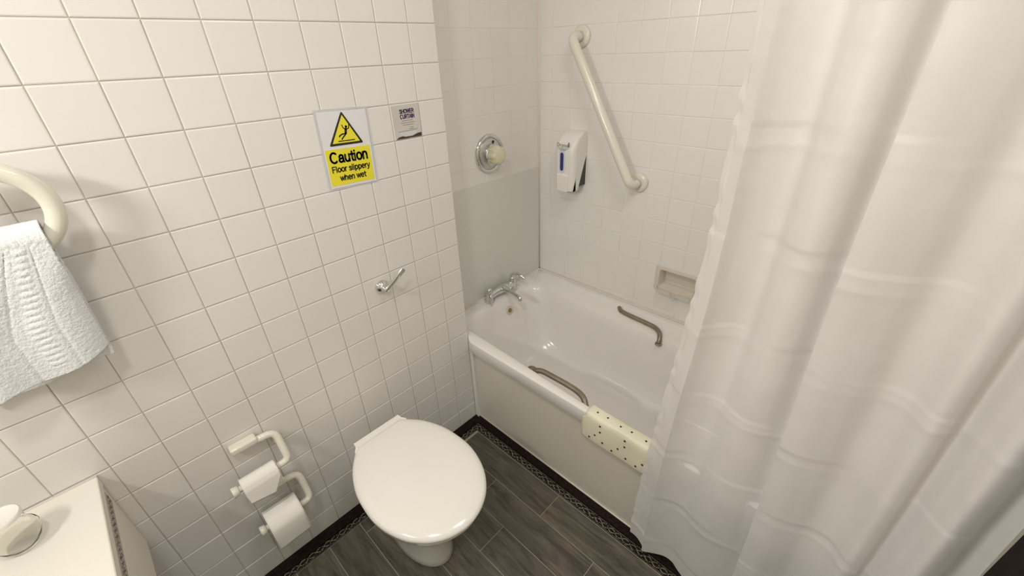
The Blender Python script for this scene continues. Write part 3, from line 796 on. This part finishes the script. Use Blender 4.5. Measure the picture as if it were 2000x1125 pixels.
flat(sn, 'floor_picture', [(0.706, 1.3077), (0.796, 1.3077), (0.796, 1.3185), (0.782, 1.3175), (0.772, 1.3150), (0.764, 1.3122), (0.738, 1.3122), (0.729, 1.3150), (0.716, 1.3140), (0.709, 1.3110)], 0.0016, 0.0019, M['notice_dark'])
rehome(sn, (0, 0.75, 1.3075))

# ------------------------------------------------------------------ flush lever
fv = thing('flush_lever', 'chrome toilet flush lever sticking out of the tiled wall', 'flush lever')
o = lathe('rosette', (0, 0.561, 0.868), (1, 0, 0), [(0, 0.0225), (0.004, 0.0225), (0.010, 0.019), (0.015, 0.012), (0.018, 0.010), (0.040, 0.0095), (0.044, 0.006)], M['chrome'], fv, 28); autosmooth(o, 40)
bm = bmesh.new()
P0 = Vector((0.040, 0.556, 0.871)); P1 = Vector((0.050, 0.626, 0.922)); ax = (P1 - P0).normalized(); nn = Vector((1, 0, 0)); nn = (nn - nn.dot(ax) * ax).normalized(); sdv = ax.cross(nn)
rg = []
for t, a, b in ((-0.07, 0.003, 0.003), (0.0, 0.005, 0.0045), (0.1, 0.007, 0.0045), (0.6, 0.0085, 0.004), (0.95, 0.0095, 0.0032), (1.0, 0.0085, 0.0022)):
    c = P0 + (P1 - P0) * t
    rg.append([c + sdv * a * math.cos(2 * PI * k / 16) + nn * b * math.sin(2 * PI * k / 16) for k in range(16)])
loft(bm, rg); o = link('lever', tomesh('lever', bm), M['chrome'], fv); autosmooth(o, 50)
rehome(fv, (0, 0.561, 0.868))

# ------------------------------------------------------------------ towel ring and towel
tr_ = thing('towel_ring', 'thick cream nylon towel ring at the left edge of the tiled wall', 'towel ring')
RC = Vector((0.058, -0.118, 1.318)); RR = 0.0735
bm = bmesh.new(); n = 56; rg = []
for k in range(n):
    a = 2 * PI * k / n; c = RC + Vector((0, math.cos(a) * RR, math.sin(a) * RR)); rad = Vector((0, math.cos(a), math.sin(a)))
    rg.append([c + (rad * math.cos(2 * PI * j / 18) + Vector((1, 0, 0)) * math.sin(2 * PI * j / 18)) * 0.0150 for j in range(18)])
vs = [[bm.verts.new(p) for p in r] for r in rg]
for i in range(n):
    for j in range(18): bm.faces.new((vs[i][j], vs[i][(j + 1) % 18], vs[(i + 1) % n][(j + 1) % 18], vs[(i + 1) % n][j]))
link('ring', tomesh('ring', bm), M['nylon'], tr_, True)
tube('bracket', [(0, -0.118, 1.392), (0.058, -0.118, 1.392)], 0.014, M['nylon'], tr_, 20)
lathe('mount_plate', (0, -0.118, 1.392), (1, 0, 0), [(0, 0.026), (0.007, 0.026), (0.010, 0.022), (0.010, 0.012)], M['nylon'], tr_, 28)
rehome(tr_, (0, -0.118, 1.318))

def towel_cloth(ny=64, nz=110, na=12):
    """one cloth folded over the ring: back layer, fold, front layer"""
    bm = bmesh.new(); G = []; ZT = 1.2700
    def layer(front, zbot):
        rows_ = []
        for i in range(nz + 1):
            t = i / nz; row = []
            k_ = max(0.0, min(1.0, (t - 0.16) * 3.5))
            for j in range(ny + 1):
                s = j / ny
                z = ZT + (zbot - ZT) * t
                yl = -0.169 - 0.109 * min(1, t * 1.6) ** 0.9; yr = -0.073 - 0.009 * t
                y = yl + (yr - yl) * s
                x = 0.058 + front * (0.0205 + 0.005 * (1 - t))
                x += front * 0.006 * math.sin(s * 9.0 + 0.6) * (0.5 + 0.8 * t) * k_ + 0.012 * t * front * math.sin(s * 3.4 + 1.0) * k_
                x -= front * 0.008 * max(0, (s - 0.92) / 0.08) ** 2 * k_
                x -= 0.010 * t * k_
                zz = z
                if front > 0:
                    if 0.56 < s < 0.70 and 0.03 < t < 0.93:
                        x += 0.0020 * (0.5 + 0.5 * math.sin(z * 2 * PI / 0.0115)) * math.sin(PI * (s - 0.56) / 0.14) ** 0.5
                    for sc in (0.46, 0.76): x -= 0.0022 * math.exp(-((s - sc) / 0.011) ** 2) * min(1, t * 8)
                    zz += -0.030 * (1 - s) * t + 0.006 * math.sin(s * 7) * t
                else: zz += -0.036 * (1 - s) * t - 0.004 * t
                x += random.uniform(-0.0006, 0.0006)
                row.append((max(x, 0.012), y, zz))
            rows_.append(row)
        return rows_
    front = layer(1, 1.022); back = layer(-1, 1.004)
    arc = []
    for i in range(1, na):
        a = PI - PI * i / na
        arc.append([(0.058 + math.cos(a) * 0.0255, -0.169 + 0.096 * j / ny, ZT + math.sin(a) * 0.0235 + random.uniform(-0.0004, 0.0004)) for j in range(ny + 1)])
    G = [[bm.verts.new(p) for p in row] for row in back[::-1] + arc + front]
    for a, b in zip(G[:-1], G[1:]):
        for j in range(ny): bm.faces.new((a[j], a[j + 1], b[j + 1], b[j]))
    return bm
tw = link('hand_towel', tomesh('hand_towel', towel_cloth()), M['towel'], None, True)
sm = tw.modifiers.new('thick', 'SOLIDIFY'); sm.thickness = 0.007; sm.offset = 0
tag(tw, 'white terry hand towel with ribbed band hanging from the towel ring', 'towel')

# ------------------------------------------------------------------ toilet roll holders and rolls
def holder(dy, dz, label):
    h = thing('toilet_roll_holder', label, 'roll holder', group='toilet roll holders')
    def p(x, y, z): return Vector((x, y + dy, z + dz))
    box('wall_sleeve', p(0.0, 0.008, 0.568), p(0.032, 0.078, 0.590), M['nylon'], h, 0.007, 3, True)
    tube('arm', fillet_path([p(0.020, 0.070, 0.574), p(0.020, 0.124, 0.568), p(0.064, 0.124, 0.482), p(0.064, 0.085, 0.482)], 0.024, 8), 0.0105, M['nylon'], h, 18)
    tube('spindle', [p(0.064, 0.10, 0.482), p(0.064, -0.020, 0.482)], 0.009, M['nylon'], h, 16)
    lathe('end_knob', p(0.064, -0.012, 0.482), (0, -1, 0), [(0, 0.009), (0.004, 0.014), (0.014, 0.0155), (0.018, 0.0155), (0.019, 0.012), (0.012, 0.011)], M['nylon'], h, 24)
    lathe('wall_foot', p(0.0, 0.124, 0.530), (1, 0, 0), [(0, 0.015), (0.006, 0.013), (0.030, 0.009), (0.040, 0.006)], M['nylon'], h, 20)
    rehome(h, (0, 0.06 + dy, 0.48 + dz)); return h
holder(0, 0, 'upper cream nylon holder with the nearly empty toilet roll')
holder(0.012, -0.200, 'lower cream nylon holder with the full toilet roll')

# rolls
def roll(name_label, cy, cz, r, y0, y1, sheet_fn):
    t = thing('toilet_roll', name_label, 'toilet roll', group='toilet rolls')
    bm = bmesh.new()
    add_lathe(bm, (0.064, y0, cz), (0, 1, 0), [(0, 0.0125), (0, r), (y1 - y0, r), (y1 - y0, 0.0125)], 40, False, False)
    o = link('roll', tomesh('roll', bm), M['paper'], t); autosmooth(o, 40)
    bm = bmesh.new()
    add_lathe(bm, (0.064, y0, cz), (0, 1, 0), [(0.001, 0.0125), (y1 - y0 - 0.001, 0.0125), (y1 - y0 - 0.001, 0.0115), (0.001, 0.0115)], 24, False, False)
    link('cardboard_core', tomesh('cardboard_core', bm), mat('cardboard', (0.52, 0.45, 0.36), 0.9), t, True)
    sheet_fn(t, r, y0, y1, cz); rehome(t, (0.064, (y0 + y1) / 2, cz - r)); return t
def sheet_fold(t, r, y0, y1, cz):
    # the last sheet hangs over the front, its right corner folded back
    X = 0.064; cols = 22
    prof_ = [(X - r * 0.6, cz + r * 0.85), (X, cz + r + 0.0012), (X + r * 0.62, cz + r * 0.8), (X + r + 0.0012, cz + r * 0.1), (X + r + 0.004, cz - 0.012)]
    pr = catmull([(a, 0, b) for a, b in prof_], 5)
    bm = bmesh.new(); G = []
    for p in pr: G.append([bm.verts.new((p.x, y0 + (y1 - y0) * k / cols, p.z)) for k in range(cols + 1)])
    x_e = pr[-1].x; z_s = pr[-1].z
    for i in range(1, 9):
        q = i / 8; row = []
        for k in range(cols + 1):
            s = k / cols; yr = y1 - 0.030 * q; yl = y0 + 0.003 * q
            ze = (cz - 0.043) + (-0.016) * s
            row.append(bm.verts.new((x_e + 0.005 * q, yl + (yr - yl) * s, z_s + (ze - z_s) * q)))
        G.append(row)
    for a, b in zip(G[:-1], G[1:]):
        for k in range(cols): bm.faces.new((a[k], a[k + 1], b[k + 1], b[k]))
    o = link('loose_sheet', tomesh('loose_sheet', bm), M['paper'], t, True); sm = o.modifiers.new('s', 'SOLIDIFY'); sm.thickness = 0.0008
    flat2 = bmesh.new(); xx = x_e - 0.004
    a = [(y1 - 0.001, cz + 0.006), (y1 + 0.002, cz - 0.032), (y1 - 0.036, cz - 0.046), (y1 - 0.030, cz - 0.01)]
    loft(flat2, [[Vector((xx, p, q)) for p, q in a], [Vector((xx - 0.001, p, q)) for p, q in a]])
    link('folded_flap', tomesh('folded_flap', flat2), M['paper'], t)
def sheet_plain(t, r, y0, y1, cz):
    bm = bmesh.new(); X = 0.064; G = []
    prof_ = [(X - r * 0.3, cz + r + 0.0), (X + r * 0.4, cz + r * 0.95), (X + r * 0.92, cz + r * 0.5), (X + r + 0.0015, cz - 0.005), (X + r + 0.001, cz - 0.038), (X + r - 0.001, cz - 0.070)]
    for i, p in enumerate(catmull([(a, 0, b) for a, b in prof_], 6)):
        G.append([bm.verts.new((p.x, y0 + (y1 - y0) * k / 12, p.z - (-0.004 * k / 12 if i > 20 else 0))) for k in range(13)])
    for a, b in zip(G[:-1], G[1:]):
        for k in range(12): bm.faces.new((a[k], a[k + 1], b[k + 1], b[k]))
    o = link('loose_sheet', tomesh('loose_sheet', bm), M['paper'], t, True); sm = o.modifiers.new('s', 'SOLIDIFY'); sm.thickness = 0.0008
roll('nearly empty toilet roll whose end is folded to a point on upper holder', 0, 0.482, 0.024, -0.006, 0.088, sheet_fold)
roll('fuller toilet roll with a straight hanging sheet on the lower holder', 0, 0.282, 0.047, 0.005, 0.101, sheet_plain)

# ------------------------------------------------------------------ toilet
to = thing('toilet', 'white ceramic toilet with closed lid against the left wall', 'toilet')
W = [(0.120, 0.088), (0.150, 0.112), (0.180, 0.134), (0.220, 0.154), (0.270, 0.170), (0.330, 0.1775), (0.385, 0.1775), (0.440, 0.166), (0.490, 0.145), (0.530, 0.115), (0.556, 0.084), (0.573, 0.050), (0.581, 0.018), (0.5825, 0.0)]
TC = 0.384
wp = catmull([(a, b, 0) for a, b in W], 4)
def outline(scale_w, xs, xe, x_c=0.34, inset=0.0):
    """closed plan outline: back edge straight, front egg-shaped"""
    L_ = [(p.x, p.y) for p in wp]
    right = [(x, w_) for x, w_ in L_]
    pts = [(x, w_) for x, w_ in right] + [(x, -w_) for x, w_ in reversed(right[:-1])]
    out = []
    for x, y in pts:
        u = (x - 0.120) / (0.5825 - 0.120); X_ = xs + u * (xe - xs)
        out.append((X_, TC + y * scale_w * 0.985))
    return out
def ring_at(z, s, xs, xe): return [Vector((x, y, z)) for x, y in outline(s, xs, xe)]
# lid: domed
bm = bmesh.new()
R_ = [ring_at(0.397, 0.965, 0.124, 0.572), ring_at(0.400, 0.990, 0.121, 0.579), ring_at(0.407, 1.0, 0.120, 0.5825), ring_at(0.414, 0.992, 0.121, 0.580), ring_at(0.4195, 0.965, 0.123, 0.572),
      ring_at(0.4235, 0.90, 0.128, 0.556), ring_at(0.4262, 0.78, 0.138, 0.525), ring_at(0.4278, 0.55, 0.165, 0.47), ring_at(0.4285, 0.25, 0.22, 0.39)]
loft(bm, R_); o = link('lid', tomesh('lid', bm), M['seat'], to); autosmooth(o, 50)
# hinge bar strip at the rear of the lid
bm = bmesh.new()
hb = [(0.098, TC - 0.084), (0.098, TC + 0.088), (0.121, TC + 0.089), (0.140, TC + 0.098), (0.140, TC - 0.098), (0.121, TC - 0.087)]
loft(bm, [[Vector((x, y, 0.395)) for x, y in hb], [Vector((x, y, 0.418)) for x, y in hb], [Vector((0.118 + (x - 0.118) * 0.8, TC + (y - TC) * 0.985, 0.4215)) for x, y in hb]])
o = link('hinge_bar', tomesh('hinge_bar', bm), M['seat'], to); autosmooth(o, 40)
# seat ring below lid
bm = bmesh.new(); loft(bm, [ring_at(0.374, 0.94, 0.128, 0.562), ring_at(0.378, 0.965, 0.125, 0.570), ring_at(0.392, 0.97, 0.124, 0.573), ring_at(0.396, 0.95, 0.126, 0.566)])
o = link('seat', tomesh('seat', bm), M['seat'], to); autosmooth(o, 50)
# bowl with pedestal
bm = bmesh.new()
def br(z, s, xs, xe, cy=0.0): return [v + Vector((0, cy, 0)) for v in ring_at(z, s, xs, xe)]
loft(bm, [br(0.0, 0.47, 0.09, 0.412), br(0.006, 0.485, 0.088, 0.416), br(0.03, 0.47, 0.088, 0.412), br(0.10, 0.46, 0.085, 0.408), br(0.17, 0.52, 0.085, 0.425), br(0.23, 0.66, 0.09, 0.465), br(0.29, 0.80, 0.10, 0.510), br(0.335, 0.89, 0.11, 0.540), br(0.36, 0.915, 0.115, 0.550), br(0.372, 0.91, 0.118, 0.548)])
o = link('bowl', tomesh('bowl', bm), M['ceramic'], to); autosmooth(o, 60)
tube('outlet', fillet_path([(0.13, TC, 0.16), (0.001, TC, 0.16)], 0.03), 0.055, M['ceramic'], to, 24)
rehome(to, (0.26, TC, 0))

# ------------------------------------------------------------------ vanity counter
vc = thing('vanity_counter', 'cream vanity counter with patterned tile strip below its edge', 'counter')
VY, VZ = -0.226, 0.702
box('counter_top', (0.001, -0.86, VZ - 0.028), (0.52, VY, VZ), M['counter'], vc, 0.004, 3)
box('side_face', (0.001, -0.85, 0.44), (0.50, VY - 0.004, VZ - 0.028), M['counter'], vc, 0.001)
tube('sealant_bead', [(0.003, -0.85, VZ), (0.003, VY, VZ)], 0.003, M['sealant'], vc, 8)
bm = bmesh.new(); add_box(bm, (-0.1, -0.0175, -0.002), (0.1, 0.0175, 0.0), 0.0004, 1)
me = tomesh('border_tile', bm); me.materials.append(M['chain_side'])
for k in range(3):
    o = bpy.data.objects.new('border_tile', me); COL.objects.link(o); o.parent = vc
    o.rotation_euler = Matrix(((-1, 0, 0), (0, 0, 1), (0, 1, 0))).to_euler(); o.location = (0.022 + 0.1 + 0.2 * k - (0.035 if k == 2 else 0), VY - 0.0025, VZ - 0.030 - 0.024)
    if k == 2: o.scale = (0.4, 1, 1); o.location.x = 0.46
rehome(vc, (0.25, -0.5, 0.44))

# ------------------------------------------------------------------ tumbler with paper lid
gl = thing('glass_tumbler', 'clear glass tumbler with white paper cap on the counter', 'glass')
GB = Vector((0.104, -0.345, VZ + 0.0006))
o = lathe('tumbler', GB, (0, 0, 1), [(0, 0.020), (0.001, 0.0235), (0.010, 0.029), (0.028, 0.0365), (0.040, 0.0385), (0.045, 0.0370), (0.048, 0.0300), (0.056, 0.0285), (0.078, 0.0290),
      (0.078, 0.0276), (0.056, 0.0271), (0.0495, 0.0285), (0.0465, 0.0350), (0.040, 0.0371), (0.028, 0.0351), (0.010, 0.0275), (0.004, 0.0200), (0.003, 0.0)], M['glass'], gl, 40); autosmooth(o, 60)
o = lathe('paper_cap', GB + Vector((0, 0, 0.0785)), (0, 0, 1), [(0, 0.030), (0.006, 0.031), (0.009, 0.029), (0.007, 0.022), (0.0055, 0.0)], M['seat'], gl, 36); autosmooth(o, 60)
rehome(gl, GB)

# ------------------------------------------------------------------ bath mat draped over the rim
bmt = thing('bath_mat', 'cream rubber bath mat with dark holes draped over the bath front rim', 'bath mat')
cross = [(0.934, 0.405), (0.9305, 0.440), (0.925, 0.468), (0.915, 0.4805), (0.902, 0.4825), (0.888, 0.4825), (0.877, 0.480), (0.8715, 0.470), (0.8695, 0.455), (0.8690, 0.430), (0.8690, 0.400), (0.8700, 0.378), (0.8725, 0.366)]
cp = catmull([(0, a, b) for a, b in cross], 4)
bm = bmesh.new(); G = []
for i, p in enumerate(cp):
    row = []
    for k in range(41):
        t = k / 40; lf = 0.607 + (0.012 if p.z > 0.46 else 0.0) * min(1, (p.z - 0.44) / 0.03 if p.z > 0.44 else 0)
        x = lf + t * (0.985 - lf)
        row.append(bm.verts.new((x, p.y - (0.0012 * math.sin(x * 40) if p.y < 0.875 else 0), p.z + 0.0015 * math.sin(x * 23))))
    G.append(row)
for a, b in zip(G[:-1], G[1:]):
    for k in range(40): bm.faces.new((a[k], a[k + 1], b[k + 1], b[k]))
o = link('mat_sheet', tomesh('mat_sheet', bm), M['mat'], bmt, True); sm = o.modifiers.new('s', 'SOLIDIFY'); sm.thickness = 0.003; sm.offset = 0
DOTS = [(0.6705, 0.5145), (0.6965, 0.5355), (0.696, 0.503), (0.696, 0.464), (0.735, 0.5055), (0.765, 0.531), (0.764, 0.496)]
def on_outer(x, z, r=0.0034):
    lathe('drain_hole', (x, 0.8668 - 0.0012 * math.sin(x * 40), z), (0, -1, 0), [(0, 0), (0, r), (0.0012, r)], M['hole'], bmt, 10, False)
def on_top(x, y, r=0.0034):
    lathe('drain_hole', (x, y, 0.4835 + 0.0015 * math.sin(x * 23)), (0, 0, 1), [(0, 0), (0, r), (0.0012, r)], M['hole'], bmt, 10, False)
HOLES_TOP = [(0.651, 0.893), (0.688, 0.896), (0.737, 0.893), (0.774, 0.896), (0.824, 0.893), (0.861, 0.896)]
HOLES_OUT = [(0.679, 0.463), (0.681, 0.437), (0.768, 0.463), (0.770, 0.437), (0.857, 0.463), (0.859, 0.437), (0.642, 0.388), (0.663, 0.411), (0.693, 0.396), (0.728, 0.386), (0.748, 0.411), (0.779, 0.391), (0.815, 0.388), (0.835, 0.412), (0.866, 0.391), (0.90, 0.388), (0.92, 0.412)]
for x, y in HOLES_TOP: on_top(x, y)
for x, z in HOLES_OUT: on_outer(x, z)
rehome(bmt, (0.79, 0.90, 0.4825))

# ------------------------------------------------------------------ shower curtain
def curtain():
    ctl = [(0.884, 0.862), (0.902, 0.854), (0.921, 0.8455), (0.9235, 0.8445), (0.926, 0.846), (0.945, 0.864), (0.975, 0.880), (1.000, 0.881), (1.024, 0.866), (1.055, 0.857), (1.085, 0.864), (1.112, 0.882), (1.122, 0.879), (1.1215, 0.858), (1.1205, 0.842), (1.1225, 0.8385),
           (1.155, 0.839), (1.200, 0.850), (1.240, 0.866), (1.275, 0.862), (1.305, 0.842), (1.330, 0.846), (1.350, 0.864), (1.372, 0.850), (1.395, 0.834), (1.425, 0.844), (1.448, 0.860), (1.466, 0.852)]
    ctl_low = [(0.838, 0.856), (0.866, 0.848), (0.893, 0.8375), (0.8955, 0.8365), (0.898, 0.838), (0.920, 0.850), (0.955, 0.862), (0.985, 0.861), (1.012, 0.853), (1.055, 0.846), (1.095, 0.852), (1.140, 0.865), (1.151, 0.862), (1.1495, 0.845), (1.1485, 0.832), (1.1505, 0.8285),
           (1.185, 0.827), (1.215, 0.838), (1.245, 0.850), (1.285, 0.848), (1.315, 0.826), (1.335, 0.832), (1.350, 0.850), (1.375, 0.836), (1.400, 0.818), (1.425, 0.830), (1.448, 0.850), (1.468, 0.842)]
    top = catmull([(a, b, 0) for a, b in ctl], 12); low = catmull([(a, b, 0) for a, b in ctl_low], 12)
    ztop, zbot = 1.935, 0.075; nz = 330
    creases = [1.79, 1.58, 1.367, 1.160, 0.952, 0.745, 0.535, 0.32, 0.14]
    bm = bmesh.new(); G = []
    n = len(top)
    for i in range(nz + 1):
        t = i / nz; z = ztop + (zbot - ztop) * t
        m = max(0.0, min(1.0, (1.25 - z) / 1.1)); m = m * m * (3 - 2 * m)
        row = []
        for j in range(n):
            p = top[j] * (1 - m) + low[j] * m; s = j / (n - 1)
            # fabric narrows towards a hem edge on the left: straight line measured from the photo
            d = 0.0
            for ci, zc in enumerate(creases):
                q = (z - zc)
                amp = 0.0020 * (0.5 + 0.5 * math.sin(ci * 2.3 + s * 9 + ci))
                d -= amp * math.exp(-abs(q) / 0.007)
            # panel facets between creases
            ph = ((z - 0.14) / 0.2105); f = abs((ph % 1.0) - 0.5)
            d += 0.003 * f * math.sin(s * 11 + math.floor(ph) * 1.3)
            # soft wrinkles
            d += 0.0009 * math.sin(x_w(s, z)) + 0.0004 * math.sin(40 * s + 16 * z + 3 * math.sin(9 * z))
            x = p.x + (0.0018 * math.sin(z * 85 + 2 * math.sin(z * 31)) if j < 8 else 0) + 0.001 * math.sin(z * 6 + s * 5)
            zz = z
            if i > nz - 40:
                e = (i - (nz - 40)) / 40
                zz = z + e * (0.012 * math.sin(s * 30) + 0.010 * math.sin(s * 13 + 1))
            g_ = 1.08 + 0.72 * (1 - m); yv = 0.853 + (p.y - 0.853) * g_ + d - 0.004 * m
            row.append(bm.verts.new((x, min(yv, 0.8625) if z < 0.52 else yv, zz)))
        G.append(row)
    for a, b in zip(G[:-1], G[1:]):
        for j in range(n - 1): bm.faces.new((a[j], a[j + 1], b[j + 1], b[j]))
    return bm, top, low
def x_w(s, z): return 23 * s + 2.2 * math.sin(7 * z + 4 * s) + 9 * z * (s - 0.4)
bm, ctop, clow = curtain()
sc_ = link('shower_curtain', tomesh('shower_curtain', bm), M['curtain'], None, True)
tag(sc_, 'white creased shower curtain hanging outside the bath on the right', 'curtain')
# rail above the picture
rl = thing('curtain_rail', 'white curtain rail above the bath front edge', 'curtain rail')
tube('rail', [(XA, 0.855, 1.985), (XR, 0.855, 1.985)], 0.012, M['plastic'], rl, 16)
for k in range(8):
    x = 0.89 + k * 0.081
    bm = bmesh.new(); n = 20; vs = []
    for a in range(n):
        al = 2 * PI * a / n; c = Vector((x, 0.855 + math.cos(al) * 0.021, 1.972 + math.sin(al) * 0.030)); rd = Vector((0, math.cos(al), math.sin(al)))
        vs.append([bm.verts.new(c + (rd * math.cos(b * PI / 3) + Vector((1, 0, 0)) * math.sin(b * PI / 3)) * 0.002) for b in range(6)])
    for a in range(n):
        for b in range(6): bm.faces.new((vs[a][b], vs[a][(b + 1) % 6], vs[(a + 1) % n][(b + 1) % 6], vs[(a + 1) % n][b]))
    link('curtain_ring', tomesh('curtain_ring', bm), M['plastic'], rl, True)
rehome(rl, (0.67, 0.855, 1.985))
rehome(bath, (0.66, 1.22, 0))
